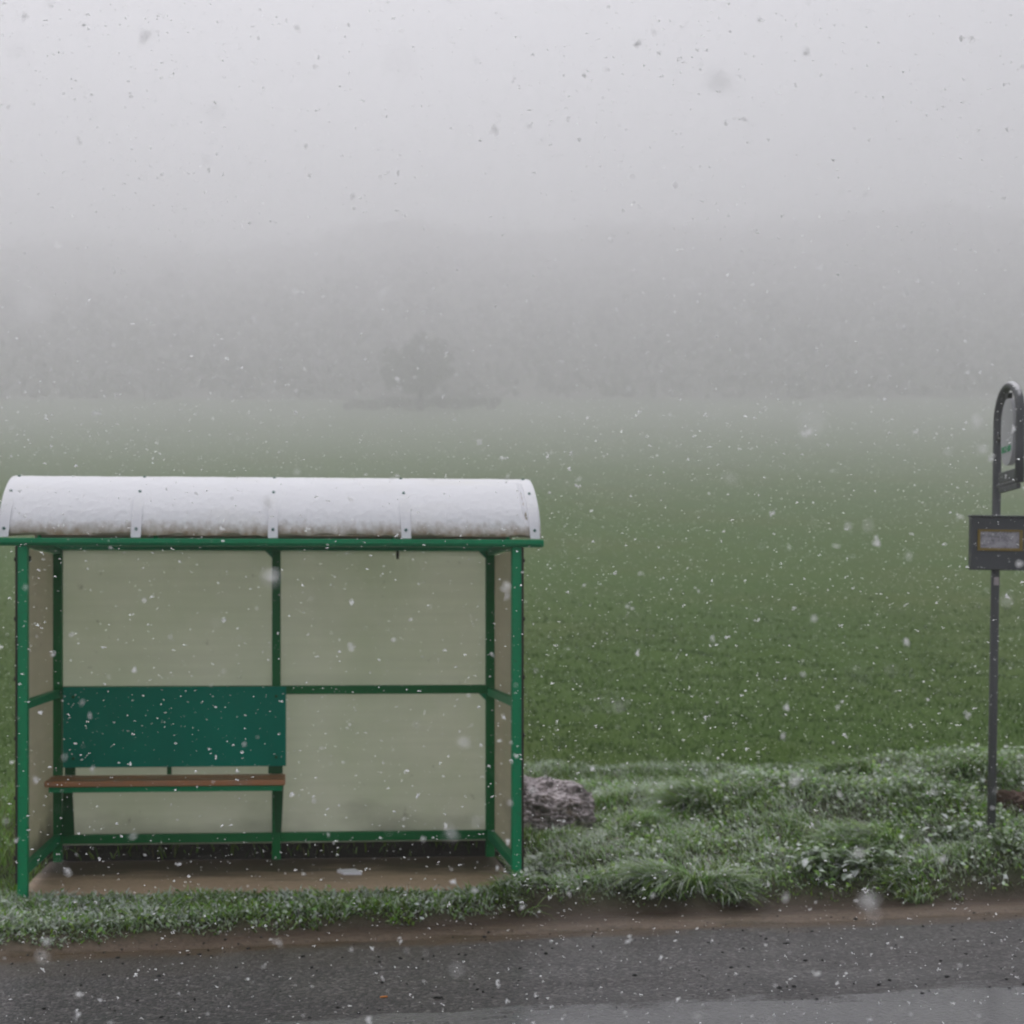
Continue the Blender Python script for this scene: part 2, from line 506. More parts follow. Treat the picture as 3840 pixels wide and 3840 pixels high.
bm = bmesh.new()
bx(bm, -0.06, 3.035, 0.08, 1.205, -0.12, 0.0, 0.012)
t = NT('muddy_concrete')
p = t.coord()
n1 = t.noise(t.mapping(p, (0.7, 2.2, 1)), 1.7, 5, 0.6)
n2 = t.noise(p, 24, 5, 0.65)
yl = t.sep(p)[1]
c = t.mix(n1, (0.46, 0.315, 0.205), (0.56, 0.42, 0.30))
wet = t.ramp(t.math('ADD', yl, t.math('MULTIPLY', t.math('SUBTRACT', n1, 0.5), 1.1)), [(0.42, 0.0), (0.80, 0.94)])  # damp stain plus the rear's shade, both darkened into the floor colour
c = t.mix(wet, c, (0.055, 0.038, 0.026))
c = t.mix(t.ramp(n2, [(0.5, 0.0), (0.72, 0.4)]), c, (0.16, 0.115, 0.075))
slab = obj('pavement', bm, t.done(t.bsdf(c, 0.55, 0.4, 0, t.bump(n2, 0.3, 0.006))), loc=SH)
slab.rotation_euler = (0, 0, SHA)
tag(slab, 'mud stained concrete floor under the shelter', 'floor slab', kind='structure')

# ------------------------------------------------------------------ bus shelter (local frame: front left post at the origin)
W, D = 3.0, 1.2
sh = empty('bus_shelter', SH, SHA)
tag(sh, 'green framed bus shelter with pale panels and snowy rounded roof', 'bus shelter')
P = 0.030
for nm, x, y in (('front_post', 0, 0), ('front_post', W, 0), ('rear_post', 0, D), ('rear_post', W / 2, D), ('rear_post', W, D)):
    box(nm, (x - P, x + P, y - P, y + P, -0.06, 2.122 if y == 0 else 2.148), M['green'] if y == 0 else M['shaded_green'], sh)
box('front_beam', (-0.165, W + 0.165, -0.052, 0.034, 2.1225, 2.166), M['green'], sh, 0.008)
box('gutter_lip', (-0.160, W + 0.160, -0.066, -0.0525, 2.136, 2.1665), M['green'], sh, 0.003)
box('rear_beam', (-0.165, W + 0.165, D - 0.034, D + 0.052, 2.1485, 2.198), M['green'], sh, 0.006)
for x in (0, W):
    sgn = -1 if x == 0 else 1
    box('side_beam', (x - 0.022, x + 0.022, 0.0345, D - 0.0345, 2.120, 2.162), M['green'], sh)
    box('side_rail', (x - 0.022, x + 0.022, P + 0.0005, D - P - 0.0005, 1.132, 1.186), M['green'], sh)
    box('side_rail', (x - 0.022, x + 0.022, P + 0.0005, D - P - 0.0005, 0.130, 0.190), M['green'], sh)
    xo = x + sgn * (P + 0.005)
    box('side_panel', (xo - 0.0045, xo + 0.0045, -0.028, D + 0.028, 0.10, 2.118), M['side_panel'], sh, 0.001)
    box('edge_trim', (xo - 0.006, xo + 0.006, -0.036, -0.0285, 0.09, 2.119), M['trim'], sh, 0.001)
    for k in range(6):
        bm = bmesh.new()
        zz = 0.24 + k * 0.36
        tube(bm, [(xo + sgn * 0.0047, -0.012, zz), (xo + sgn * 0.015, -0.012, zz)], 0.013, 8)
        obj('panel_bolt', bm, M['black'], sh)
    bm = bmesh.new()
    tube(bm, [(xo - sgn * 0.0047, 0.30, 2.055), (xo - sgn * 0.022, 0.30, 2.055)], [0.024, 0.017], 12)
    obj('panel_clamp', bm, M['black'], sh)
for x0, x1 in ((P + 0.0005, W / 2 - P - 0.0005), (W / 2 + P + 0.0005, W - P - 0.0005)):
    box('back_rail', (x0, x1, D - 0.026, D + 0.022, 1.148, 1.208), M['shaded_green'], sh)
    box('back_rail', (x0, x1, D - 0.026, D + 0.022, 0.122, 0.184), M['shaded_green'], sh)
    box('back_panel', (x0 - P + 0.002, x1 + P - 0.002, D + P + 0.002, D + P + 0.012, 0.105, 2.146), M['panel'], sh, 0.001)
    # welded corner gussets
    for xa, sg in ((x0, 1), (x1, -1)):
        for za, sz in ((2.148, -1), (1.148, -1)):
            if sg == 1:
                continue
            bm = bmesh.new()
            a = [bm.verts.new((xa, D - 0.012, za)), bm.verts.new((xa + sg * 0.05, D - 0.012, za)), bm.verts.new((xa, D - 0.012, za + sz * 0.05))]
            b = [bm.verts.new((v.co.x, D + 0.012, v.co.z)) for v in a]
            bm.faces.new(a)
            bm.faces.new(b[::-1])
            for k in range(3):
                bm.faces.new((a[k], a[(k + 1) % 3], b[(k + 1) % 3], b[k]))
            obj('corner_gusset', bm, M['green'], sh)
bm = bmesh.new()
bx(bm, 2.335, 2.353, D - 0.060, D - 0.036, 2.09, 2.147, 0.002)
obj('roof_bracket', bm, M['black'], sh)

# barrel roof
RB, RZ, RPH = 0.650, 1.928, R(67.4)
strap_x = [-0.115, 0.673, 1.5, 2.316, 3.115]
def roof_pt(x, ph, r):
    return (x, 0.6 + r * math.sin(ph), RZ + r * math.cos(ph))
bays = list(zip(strap_x[:-1], strap_x[1:]))
def sag(x):
    for a, b in bays:
        if a <= x <= b:
            return max(0.0, math.sin(math.pi * (x - a) / (b - a))) ** 0.8
    return 0.0
xs_ = np.linspace(-0.15, W + 0.15, 97)
nph = 49
vs, fs = [], []
for r in (RB, RB - 0.006):
    for x in xs_:
        lo = RPH - 0.030 * sag(x)
        for k in range(nph):
            ph = -lo + 2 * lo * k / (nph - 1)
            vs.append(roof_pt(x, ph, r))
vs = np.array(vs)
n0 = len(xs_) * nph
ii = np.arange(n0).reshape(len(xs_), nph)
top = np.stack([ii[:-1, :-1], ii[1:, :-1], ii[1:, 1:], ii[:-1, 1:]], -1).reshape(-1, 4)
bot = top[:, ::-1] + n0
rim = []
loop = list(ii[0, :]) + list(ii[1:, -1]) + list(ii[-1, ::-1][1:]) + list(ii[::-1, 0][1:-1])
for a, b in zip(loop, loop[1:] + loop[:1]):
    rim.append((a, b, b + n0, a + n0))
me = np_mesh('roof_sheet', vs, [top, bot, np.array(rim)])
me.shade_smooth()
roof = link('roof_sheet', me, M['roof_sheet'], sh)
for i, x in enumerate(strap_x):
    hw = 0.030
    bm = bmesh.new()
    rows_ = []
    for k in range(41):
        ph = -RPH - 0.018 + (2 * RPH + 0.036) * k / 40
        rows_.append([bm.verts.new(roof_pt(x + dx, ph, r)) for dx, r in ((-hw, RB + 0.0125), (hw, RB + 0.0125), (hw, RB + 0.019), (-hw, RB + 0.019))])
    for a, b in zip(rows_, rows_[1:]):
        for k in range(4):
            bm.faces.new((a[k], a[(k + 1) % 4], b[(k + 1) % 4], b[k]))
    bm.faces.new(rows_[0])
    bm.faces.new(rows_[-1][::-1])
    st = obj('roof_strap', bm, M['strap'], sh)
    for ph in (R(-63.6), R(-36), R(-12), R(38)):
        bm = bmesh.new()
        tube(bm, [roof_pt(x, ph, RB + 0.0192), roof_pt(x, ph, RB + 0.027)], [0.010, 0.008], 8)
        obj('bolt', bm, M['bolt'], st)
    bm = bmesh.new()
    tube(bm, [roof_pt(x, -RPH + 0.05 + (2 * RPH - 0.1) * k / 24, RB - 0.024) for k in range(25)], 0.015, 8)
    obj('roof_rib', bm, M['green'], sh)

# thin layer of snow lying on the roof
xs_ = np.linspace(-0.155, W + 0.155, 420)
phs = np.linspace(-RPH + R(1.0), RPH - R(1.5), 150)
XX, PH = np.meshgrid(xs_, phs, indexing='ij')
dome = 1 - (np.abs(PH) / RPH) ** 2.2
thick = 0.0015 + 0.018 * ss(0.0, 0.5, dome)
thick += (vnoise(XX * 1.0, PH * 0.634, 9, 61, 4) - 0.5) * 0.006 + (vnoise(XX, PH * 0.634, 42, 71, 2) - 0.5) * 0.005 * (1 - 0.6 * ss(0.3, 0.9, dome))
edge = ss(RPH, RPH - R(3.5), np.abs(PH) + (vnoise(XX, PH * 0.3, 11, 81, 4) - 0.5) * 0.11)
thick = thick * edge - 0.003 * (1 - edge)
for x in strap_x:
    near = np.exp(-((XX - x) / 0.035) ** 4)
    cap = 0.0115 - 0.004 * near + 0.0125 * ss(R(60), R(40), np.abs(PH) + 0.25 * (vnoise(XX, PH, 8, 99, 2) - 0.5))
    thick = np.where(near > 0.2, np.minimum(thick, cap), thick)
gap = np.exp(-((XX - 3.070) / 0.014) ** 2) * ss(R(18), R(30), -PH) * ss(R(61), R(53), -PH)
thick = thick - 0.02 * gap
rr = RB + thick
V = np.stack([XX, 0.6 + rr * np.sin(PH), RZ + rr * np.cos(PH)], -1).reshape(-1, 3)
ii = np.arange(XX.size).reshape(XX.shape)
q = np.stack([ii[:-1, :-1], ii[1:, :-1], ii[1:, 1:], ii[:-1, 1:]], -1).reshape(-1, 4)
me = np_mesh('roof_snow', V, [q])
me.shade_smooth()
sn = link('roof_snow', me, M['snow'], loc=SH)
sn.rotation_euler = (0, 0, SHA)
tag(sn, 'thin white snow layer lying on the rounded shelter roof', 'snow', kind='stuff')

# bench inside, bolted to the rear posts
ben = box('bench_seat', (-0.024, 1.565, D - 0.385, D - 0.205, 0.560, 0.598), M['wood'], sh, 0.006)
box('seat_plank', (-0.024, 1.565, D - 0.195, D - 0.060, 0.562, 0.600), M['wood'], ben, 0.006)
box('seat_rail', (0.0, 1.545, D - 0.362, D - 0.327, 0.520, 0.5595), M['green'], ben, 0.003)
box('seat_rail', (0.0, 1.545, D - 0.110, D - 0.075, 0.520, 0.5595), M['green'], ben, 0.003)
for x in (0.075, 1.515):
    bm = bmesh.new()
    w0, w1 = (0.044, 0.030) if x < 1 else (0.020, 0.036)
    a = [bm.verts.new((x + dx, D - 0.056, z)) for dx, z in ((-w0, 0.19), (w0, 0.19), (w1, 0.519), (-w1, 0.519))]
    b = [bm.verts.new((v.co.x, D - 0.032, v.co.z)) for v in a]
    bm.faces.new(a)
    bm.faces.new(b[::-1])
    for k in range(4):
        bm.faces.new((a[k], a[(k + 1) % 4], b[(k + 1) % 4], b[k]))
    obj('bench_leg', bm, M['dark_green'], ben)
for x, w in ((0.09, 0.036), (0.765, 0.016), (1.495, 0.05)):
    box('back_bracket', (x - w, x + w, D - 0.058, D - 0.040, 0.6005, 0.80), M['dark_green'], ben, 0.002)
bb = box('bench_backrest', (0.046, 1.568, D - 0.062, D - 0.034, 0.655, 1.205), M['board'], sh, 0.003)
bb.location = (0, -0.02, 0)
for x in (0.12, 1.50):
    for z in (0.72, 1.14):
        bm = bmesh.new()
        tube(bm, [(x, D - 0.083, z), (x, D - 0.090, z)], 0.011, 8)
        obj('screw', bm, M['dark_green'], bb)

# litter on the slab
bm = bmesh.new()
bx(bm, -0.060, 0.060, -0.040, 0.040, 0.0005, 0.022, 0.002)
for v in bm.verts:
    v.co.x += v.co.y * -0.6
    v.co.z += 0.006 * math.sin(v.co.x * 40) * (v.co.z > 0.006)
X, Y, Z = (1310 - CX) / F * 9.11, 9.11, 0.0
lit = obj('paper_scrap', bm, M['litter'], loc=(X, Y, 0.0005))
tag(lit, 'small white paper scrap lying on the shelter floor', 'litter')
bm = bmesh.new()
tube(bm, [(-0.018, 0, 0.0045), (0.0, 0.001, 0.0045), (0.018, 0, 0.0045)], 0.0045, 8)
X, Y = (1439 - CX) / F * 6.62, 6.62
o = obj('cigarette_butt', bm, M['butt'], loc=(X, Y, -0.118))
o.rotation_euler = (0, 0, 0.3)
tag(o, 'small orange cigarette butt lying on the wet road', 'cigarette butt')
bm = bmesh.new()
tube(bm, [(-0.024, 0, 0.005), (-0.01, 0.003, 0.008), (0.008, -0.001, 0.007), (0.023, 0.003, 0.004)], [0.003, 0.007, 0.006, 0.002], 7)
o = obj('twig', bm, M['black'], loc=((1644 - CX) / F * 6.60, 6.60, -0.118))
tag(o, 'short dark twig lying on the road near the orange butt', 'twig')

# ------------------------------------------------------------------ bus stop sign
bs_x, bs_y = 4.080, 9.57
bz = float(terrain(bs_x, bs_y))
bs = empty('bus_stop_sign', (bs_x, bs_y, bz))
bs.rotation_euler = (0, R(0.9), 0)
tag(bs, 'grey bus stop post with hooped top, oval white sign and timetable box', 'bus stop sign')
d = Vector((-0.097, -0.995, 0))
RD = 0.0285
zt = lambda z: z - bz
bm = bmesh.new()
pts = [(0, 0, -0.15), (0, 0, 1.0), (0, 0, zt(2.4)), (0, 0, zt(3.02))]
hw = 0.226
for k in range(1, 20):
    a = math.pi - math.pi * k / 20
    c0 = d * (hw + hw * math.cos(a))
    pts.append((c0.x, c0.y, zt(3.02) + 0.225 * math.sin(a)))
e = d * (2 * hw)
pts += [(e.x, e.y, zt(3.02)), (e.x, e.y, zt(2.8)), (e.x, e.y, zt(2.575))]
tube(bm, pts, RD, 14)
obj('post', bm, M['grey_metal'], bs, smooth=True)
bm = bmesh.new()
tube(bm, [d * 0.02 + Vector((0, 0, zt(2.585))), d * (2 * hw) + Vector((0, 0, zt(2.585)))], 0.012, 8)
obj('cross_bar', bm, M['grey_metal'], bs)
def plate(name, d0, d1, z0, z1, mat, th=0.012, par=None):
    bm = bmesh.new()
    bx(bm, d0, d1, -th, th, zt(z0), zt(z1), 0.003)
    o = obj(name, bm, mat, par or bs)
    if par is None:
        o.rotation_euler = (0, 0, math.atan2(d.y, d.x))
    return o
plate('route_plate', 0.075, 0.40, 2.600, 2.672, M['grey_metal'])
plate('route_plate', 0.070, 0.445, 2.535, 2.572, M['grey_metal'])
bm = bmesh.new()
N = 40
ring = []
for yy in (-0.018, 0.018):
    rg_ = []
    for k in range(N):
        a = 2 * math.pi * k / N
        ca, sa = math.cos(a), math.sin(a)
        px_ = 0.125 * math.copysign(abs(ca) ** 0.85, ca)
        pz_ = 0.225 * math.copysign(abs(sa) ** 0.85, sa)
        rg_.append(bm.verts.new((0.250 + px_, yy, zt(2.930) + pz_)))
    ring.append(rg_)
for k in range(N):
    bm.faces.new((ring[0][k], ring[0][(k + 1) % N], ring[1][(k + 1) % N], ring[1][k]))
bm.faces.new(ring[0])
bm.faces.new(ring[1][::-1])
op = obj('oval_sign', bm, M['sign_white'], bs)
op.rotation_euler = (0, 0, math.atan2(d.y, d.x))
bm = bmesh.new()
for sy in (-1,):   # green lettering band: a row of upright strokes too small to read
    for k, (a0, a1, b0, b1) in enumerate(((0.155, 0.190, 0, 1), (0.197, 0.206, 0, 1), (0.206, 0.228, 0.0, 0.25), (0.206, 0.228, 0.75, 1), (0.236, 0.245, 0, 1), (0.245, 0.268, 0.38, 0.62), (0.268, 0.277, 0, 1), (0.285, 0.330, 0.0, 1))):
        y0, y1 = (0.0185, 0.0200) if sy > 0 else (-0.0200, -0.0185)
        bx(bm, a0, a1, y0, y1, zt(2.795) + 0.042 * b0, zt(2.795) + 0.042 * b1, 0)
obj('green_lettering', bm, M['sign_green'], op)
for dd, z in ((0.055, 2.915), (0.215, 3.175)):
    bm = bmesh.new()
    bx(bm, dd - 0.035, dd + 0.035, -0.016, 0.016, zt(z) - 0.022, zt(z) + 0.022, 0.005)
    o = obj('sign_clamp', bm, M['black'], bs)
    o.rotation_euler = (0, 0, math.atan2(d.y, d.x))
tb = box('timetable_box', (-0.202, 0.190, -0.085, -0.030, zt(2.008), zt(2.370)), M['box_metal'], bs, 0.006)
box('box_lid', (-0.208, 0.196, -0.098, -0.026, zt(2.3705), zt(2.382)), M['box_metal'], tb, 0.003)
bm = bmesh.new()
for e_ in ((-0.163, 0.146, 2.139, 2.157), (-0.163, 0.146, 2.270, 2.284), (-0.163, -0.144, 2.1572, 2.2698), (0.124, 0.146, 2.1572, 2.2698)):
    bx(bm, e_[0], e_[1], -0.094, -0.0855, zt(e_[2]), zt(e_[3]), 0.002)
fr = obj('yellow_frame', bm, M['yellow'], tb)
t = NT('printed_timetable')
p = t.coord('Generated')
br = t.n('ShaderNodeTexBrick')
t.link(t.mapping(p, (1, 1, 1), (R(90), 0, 0)), br.inputs['Vector'])
pn = t.noise(t.mapping(p, (14, 1, 6)), 1.6, 4, 0.7)
blk = t.noise(t.mapping(p, (4, 1, 2.2)), 1.0, 2, 0.5)
c = t.mix(t.math('MULTIPLY', t.ramp(pn, [(0.42, 1.0), (0.6, 0.0)]), t.ramp(blk, [(0.42, 0.9), (0.6, 0.15)])), (0.42, 0.40, 0.44), (0.12, 0.12, 0.135))
M['timetable'] = t.done(t.bsdf(c, 0.25, 0.5))
box('timetable_sheet', (-0.143, 0.123, -0.0885, -0.0856, zt(2.158), zt(2.269)), M['timetable'], tb, 0)
bm = bmesh.new()
for k in range(6):
    a0 = R(-130 + k * 12)
    a1 = R(-130 + (k + 1) * 12)
    q_ = [bm.verts.new(((RD + 0.0012) * math.cos(a), (RD + 0.0012) * math.sin(a), z)) for a, z in ((a0, zt(1.905)), (a1, zt(1.905)), (a1, zt(1.962)), (a0, zt(1.962)))]
    bm.faces.new(q_)
bmesh.ops.remove_doubles(bm, verts=bm.verts, dist=1e-5)
obj('pale_sticker', bm, M['sticker'], bs)

# ------------------------------------------------------------------ boulder and earth clod
def rock(name, loc, size, mat, seed, lumps=0.22, rough=0.10):
    bm = bmesh.new()
    bmesh.ops.create_icosphere(bm, subdivisions=6, radius=1.0)
    from mathutils import noise as mn
    off = Vector((seed * 7.1, seed * 3.3, seed * 5.7))
    for v in bm.verts:
        n = v.co.normalized()
        k = 1 + lumps * mn.noise(n * 1.6 + off) + rough * mn.fractal(n * 4 + off, 1.0, 2.0, 4)
        cell = mn.voronoi(n * 4.5 + off)[0]
        k += 0.06 * (cell[1] - cell[0]) - 0.03 + 0.035 * mn.fractal(n * 13 + off, 0.8, 2.0, 3)
        k += 0.02 * (mn.voronoi(n * 11 + off)[0][1] - mn.voronoi(n * 11 + off)[0][0])
        v.co = Vector((n.x * size[0], n.y * size[1], n.z * size[2])) * k
    return obj(name, bm, mat, loc=loc)
t = NT('pinkish_rubble_stone')
p = t.coord()
vc = t.sep(t.voro(p, 17, 'F1', 'Color'))[0]
n1 = t.noise(p, 13, 5, 0.7)
c = t.mix(vc, (0.17, 0.14, 0.138), (0.38, 0.325, 0.33))
c = t.mix(t.ramp(n1, [(0.40, 0.9), (0.54, 0.0)]), c, (0.045, 0.04, 0.034))
c = t.mix(t.ramp(t.noise(p, 5, 4), [(0.56, 0.0), (0.66, 0.6)]), c, (0.13, 0.085, 0.05))
nz = t.sep(t.n('ShaderNodeNewGeometry').outputs['Normal'])[2]
c = t.mix(t.ramp(t.math('ADD', t.math('MULTIPLY', nz, 0.35), n1), [(0.66, 0.0), (0.90, 0.75)]), c, (0.58, 0.52, 0.54))
M['stone'] = t.done(t.bsdf(c, 0.8, 0.3, 0, t.bump(n1, 0.7, 0.02)))
bY = 10.6
o = rock('boulder', (1.00, bY, 0.15), (0.47, 0.36, 0.32), M['stone'], 3)
tag(o, 'pitted pinkish grey boulder beside the shelter, lightly snowed', 'boulder')
M['clod'] = paint('red_brown_earth', (0.10, 0.062, 0.045), dirt=(0.22, 0.17, 0.15), rough=0.8, amount=0.8)
X, Y, Z = ground_at(3800, 3040)
o = rock('earth_clod', (X, Y, Z + 0.02), (0.17, 0.13, 0.12), M['clod'], 9, 0.35, 0.3)
tag(o, 'reddish brown earth clod in the weeds behind the stop post', 'earth clod')

# ------------------------------------------------------------------ grass
t = NT('snow_dusted_grass')
at = t.n('ShaderNodeAttribute', attribute_name='col')
p = t.pos()
fz = t.math('MULTIPLY', at.outputs['Alpha'], t.ramp(t.noise(p, 70, 3, 0.6), [(0.32, 0.35), (0.55, 1.15)]), True)
c = t.mix(fz, at.outputs['Color'], (0.76, 0.78, 0.80))
a = t.bsdf(c, 0.55, 0.35)
tr = t.n('ShaderNodeBsdfTranslucent')
t.link(t.mix(0.3, at.outputs['Color'], c), tr.inputs['Color'])
mx = t.n('ShaderNodeMixShader')
mx.inputs[0].default_value = 0.30
t.link(a, mx.inputs[1])
t.link(tr.outputs[0], mx.inputs[2])
M['grass'] = t.done(mx.outputs[0])

def blades(x, y, z, h, az, lean, droop, w, col, frost):
    n = len(x)
    tt = np.array([0.0, 0.40, 0.74, 1.0])
    ww = np.array([1.0, 0.92, 0.62, 0.0])
    ca, sa = np.cos(az), np.sin(az)
    tw = RNG.uniform(-0.9, 0.9, n)
    sx, sy = -np.sin(az + tw), np.cos(az + tw)
    V = np.zeros((n, 7, 3), dtype=np.float32)
    A = np.zeros((n, 7), dtype=np.float32)
    B = np.zeros((n, 7), dtype=np.float32)
    k = 0
    for i in range(4):
        r = lean * h * tt[i] ** 1.5
        zz = z + h * (tt[i] - droop * tt[i] ** 2)
        px, py = x + ca * r, y + sa * r
        hw = 0.5 * w * ww[i]
        if i < 3:
            V[:, k] = np.stack([px + sx * hw, py + sy * hw, zz], -1)
            V[:, k + 1] = np.stack([px - sx * hw, py - sy * hw, zz], -1)
            A[:, k:k + 2] = tt[i]
            k += 2
        else:
            V[:, 6] = np.stack([px, py, zz], -1)
            A[:, 6] = 1
    base = np.arange(n)[:, None] * 7
    q = np.concatenate([base + np.array([0, 1, 3, 2]), base + np.array([2, 3, 5, 4])])
    tri = base + np.array([4, 5, 6])
    colv = np.zeros((n, 7, 4), dtype=np.float32)
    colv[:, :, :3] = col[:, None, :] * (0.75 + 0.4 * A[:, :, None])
    colv[:, :, 3] = np.clip(frost[:, None] * (0.25 + 0.95 * A), 0, 1)
    return V.reshape(-1, 3), q, tri, colv.reshape(-1, 4)

def blade_cols(n, yellow=0.06, dark=1.0):
    base = np.array([0.150, 0.305, 0.012]) * RNG.uniform(0.6, 1.45, (n, 1)) * dark
    base[:, 0] *= RNG.uniform(0.75, 1.3, n)
    k = RNG.random(n) < yellow
    base[k] = np.array([0.15, 0.125, 0.06]) * RNG.uniform(0.6, 1.2, (k.sum(), 1))
    return base

def frosty(n, k):
    hit = RNG.random(n) < np.clip(k, 0.02, 0.85)
    return np.where(hit, np.clip(RNG.normal(0.80, 0.2, n), 0.2, 1), np.clip(RNG.normal(0.12, 0.10, n), 0, 0.4))

def scatter(x0, x1, y0, y1, dens):
    n = int((x1 - x0) * (y1 - y0) * dens)
    return RNG.uniform(x0, x1, n), RNG.uniform(y0, y1, n)

def grass_object(name, label, chunks):
    Vs, Qs, Ts, Cs, off = [], [], [], [], 0
    for V, q, tri, c in chunks:
        Vs.append(V); Qs.append(q + off); Ts.append(tri + off); Cs.append(c)
        off += len(V)
    me = np_mesh(name, np.concatenate(Vs), [np.concatenate(Qs), np.concatenate(Ts)], np.concatenate(Cs))
    o = link(name, me, M['grass'])
    return tag(o, label, 'grass', kind='stuff')

# verge in front of and beside the shelter, and the bank to its right
ch = []
def on_verge(x, y):
    s = road_s(x, y)
    m = mud_w(x) + (vnoise(x, y, 2.2, 5, 2) - 0.5) * 0.12 + (vnoise(x, y, 9, 6, 2) - 0.5) * 0.16
    lx, ly = local(x, y)
    slab = (lx > -0.06) & (lx < 3.10) & (ly > 0.09 + (vnoise(x, y, 6, 7, 2) - 0.5) * 0.12) & (ly < 1.24)
    return (s > m + 0.03) & ~slab, s - m, lx, ly
# low front verge
x, y = scatter(-4.3, 1.2, 7.2, 9.2, 5200)
ok, sm, lx, ly = on_verge(x, y)
ok &= (ly < 0.25) & (lx < 3.3)
x, y, sm = x[ok], y[ok], sm[ok]
n = len(x)
cl = vnoise(x, y, 5.0, 31, 3)
h = RNG.uniform(0.04, 0.085, n) * (0.45 + 1.2 * cl) * (0.4 + 0.6 * ss(0, 0.2, sm))
fr_ = frosty(n, 0.60 + 1.4 * (vnoise(x, y, 3.2, 33, 3) - 0.5) + 0.25 * ss(-1.2, -2.6, x))
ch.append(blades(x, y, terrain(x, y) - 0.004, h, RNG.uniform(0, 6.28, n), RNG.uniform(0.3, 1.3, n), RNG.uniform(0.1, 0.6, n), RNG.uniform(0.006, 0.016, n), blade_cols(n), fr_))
# left of the shelter
x, y = scatter(-4.6, -2.2, 8.0, 13.0, 1700)
ok, sm, lx, ly = on_verge(x, y)
ok &= (lx < -0.05) & (ly > 0.0)
x, y = x[ok], y[ok]
n = len(x)
h = RNG.uniform(0.05, 0.15, n) * (0.5 + vnoise(x, y, 2, 35, 2))
ch.append(blades(x, y, terrain(x, y) - 0.004, h, RNG.uniform(0, 6.28, n), RNG.uniform(0.2, 0.8, n), RNG.uniform(0.0, 0.4, n), RNG.uniform(0.004, 0.009, n), blade_cols(n, 0.1), np.clip(RNG.normal(0.12, 0.15, n), 0, 1)))
# strip behind the shelter
x, y = scatter(-2.7, 1.3, 9.55, 12.6, 900)
ok, sm, lx, ly = on_verge(x, y)
ok &= (ly > 1.26) & (lx > -0.2)
x, y = x[ok], y[ok]
n = len(x)
ch.append(blades(x, y, terrain(x, y) - 0.004, RNG.uniform(0.05, 0.14, n), RNG.uniform(0, 6.28, n), RNG.uniform(0.2, 0.8, n), RNG.uniform(0.0, 0.4, n), RNG.uniform(0.005, 0.010, n), blade_cols(n, 0.1, 0.6), np.clip(RNG.normal(0.02, 0.06, n), 0, 1)))
# the bank
x, y = scatter(0.55, 9.8, 8.0, 14.0, 4000)
ok, sm, lx, ly = on_verge(x, y)
ok &= (lx > 3.07) | (ly > 1.6)
ok &= RNG.random(len(x)) < (0.45 + 0.55 * ss(0.3, 0.6, vnoise(x, y, 3.0, 41, 2)))
x, y, sm = x[ok], y[ok], sm[ok]
n = len(x)
cl = vnoise(x, y, 2.1, 43, 3)
h = RNG.uniform(0.04, 0.115, n) * (0.35 + 1.25 * cl) * (0.45 + 0.55 * ss(0, 0.3, sm))
az = RNG.normal(math.pi, 1.5, n) + 2.5 * (vnoise(x, y, 1.3, 45, 2) - 0.5)
fr_ = frosty(n, 0.58 + 1.7 * (vnoise(x, y, 2.4, 47, 3) - 0.5) + 0.15 * ss(9.3, 11.0, y))
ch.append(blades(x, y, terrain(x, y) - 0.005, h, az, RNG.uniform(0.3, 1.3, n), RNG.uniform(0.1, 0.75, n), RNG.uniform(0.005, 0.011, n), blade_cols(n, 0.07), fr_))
# small snow-flecked leaves among the blades
def leaflets(x, y, z, size, col, frost):
    n = len(x)
    az = RNG.uniform(0, 6.283, n)
    el = RNG.normal(0.15, 0.4, n)
    f = np.stack([np.cos(az) * np.cos(el), np.sin(az) * np.cos(el), np.sin(el)], -1)
    sd = np.stack([-np.sin(az), np.cos(az), RNG.normal(0, 0.3, n)], -1)
    c0 = np.stack([x, y, z], -1)
    L, Wd = size[:, None], size[:, None] * RNG.uniform(0.28, 0.42, (n, 1))
    V = np.stack([c0, c0 + f * L * 0.5 + sd * Wd, c0 + f * L - np.array([0, 0, 0.15]) * L, c0 + f * L * 0.5 - sd * Wd, c0 - np.array([0, 0, 0.05]), c0 + f * L * 0.1, c0 + f * L * 0.2], 1).reshape(-1, 3)
    b = np.arange(n)[:, None] * 7
    q = b + np.array([0, 1, 2, 3])
    tri = b + np.array([4, 5, 6])
    cv = np.zeros((n, 7, 4))
    cv[:, :, :3] = col[:, None, :]
    cv[:, :, 3] = frost[:, None]
    return V.reshape(-1, 3), q, tri, cv.reshape(-1, 4)
x, y = scatter(0.55, 9.8, 8.0, 13.2, 800)
ok, sm, lx, ly = on_verge(x, y)
ok &= (lx > 3.0) & (RNG.random(len(x)) < np.clip(2.2 * (vnoise(x, y, 1.7, 131, 3) - 0.42) + 0.25 * ss(2.5, 4.0, x), 0.03, 1))
x, y = x[ok], y[ok]
n = len(x)
ch.append(leaflets(x, y, terrain(x, y) + RNG.uniform(0.015, 0.10, n), RNG.uniform(0.02, 0.05, n), blade_cols(n, 0.03, 1.1), frosty(n, np.full(n, 0.42))))
x, y = scatter(-4.3, 1.2, 7.2, 9.2, 800)
ok, sm, lx, ly = on_verge(x, y)
ok &= (ly < 0.2) & (lx < 3.4)
x, y = x[ok], y[ok]
n = len(x)
ch.append(leaflets(x, y, terrain(x, y) + RNG.uniform(0.01, 0.055, n), RNG.uniform(0.018, 0.04, n), blade_cols(n, 0.03, 1.0), frosty(n, 0.36 + 0.3 * ss(-1.2, -2.6, x))))
grass_object('verge_grass', 'short snow dusted grass covering the verge and bank', ch)

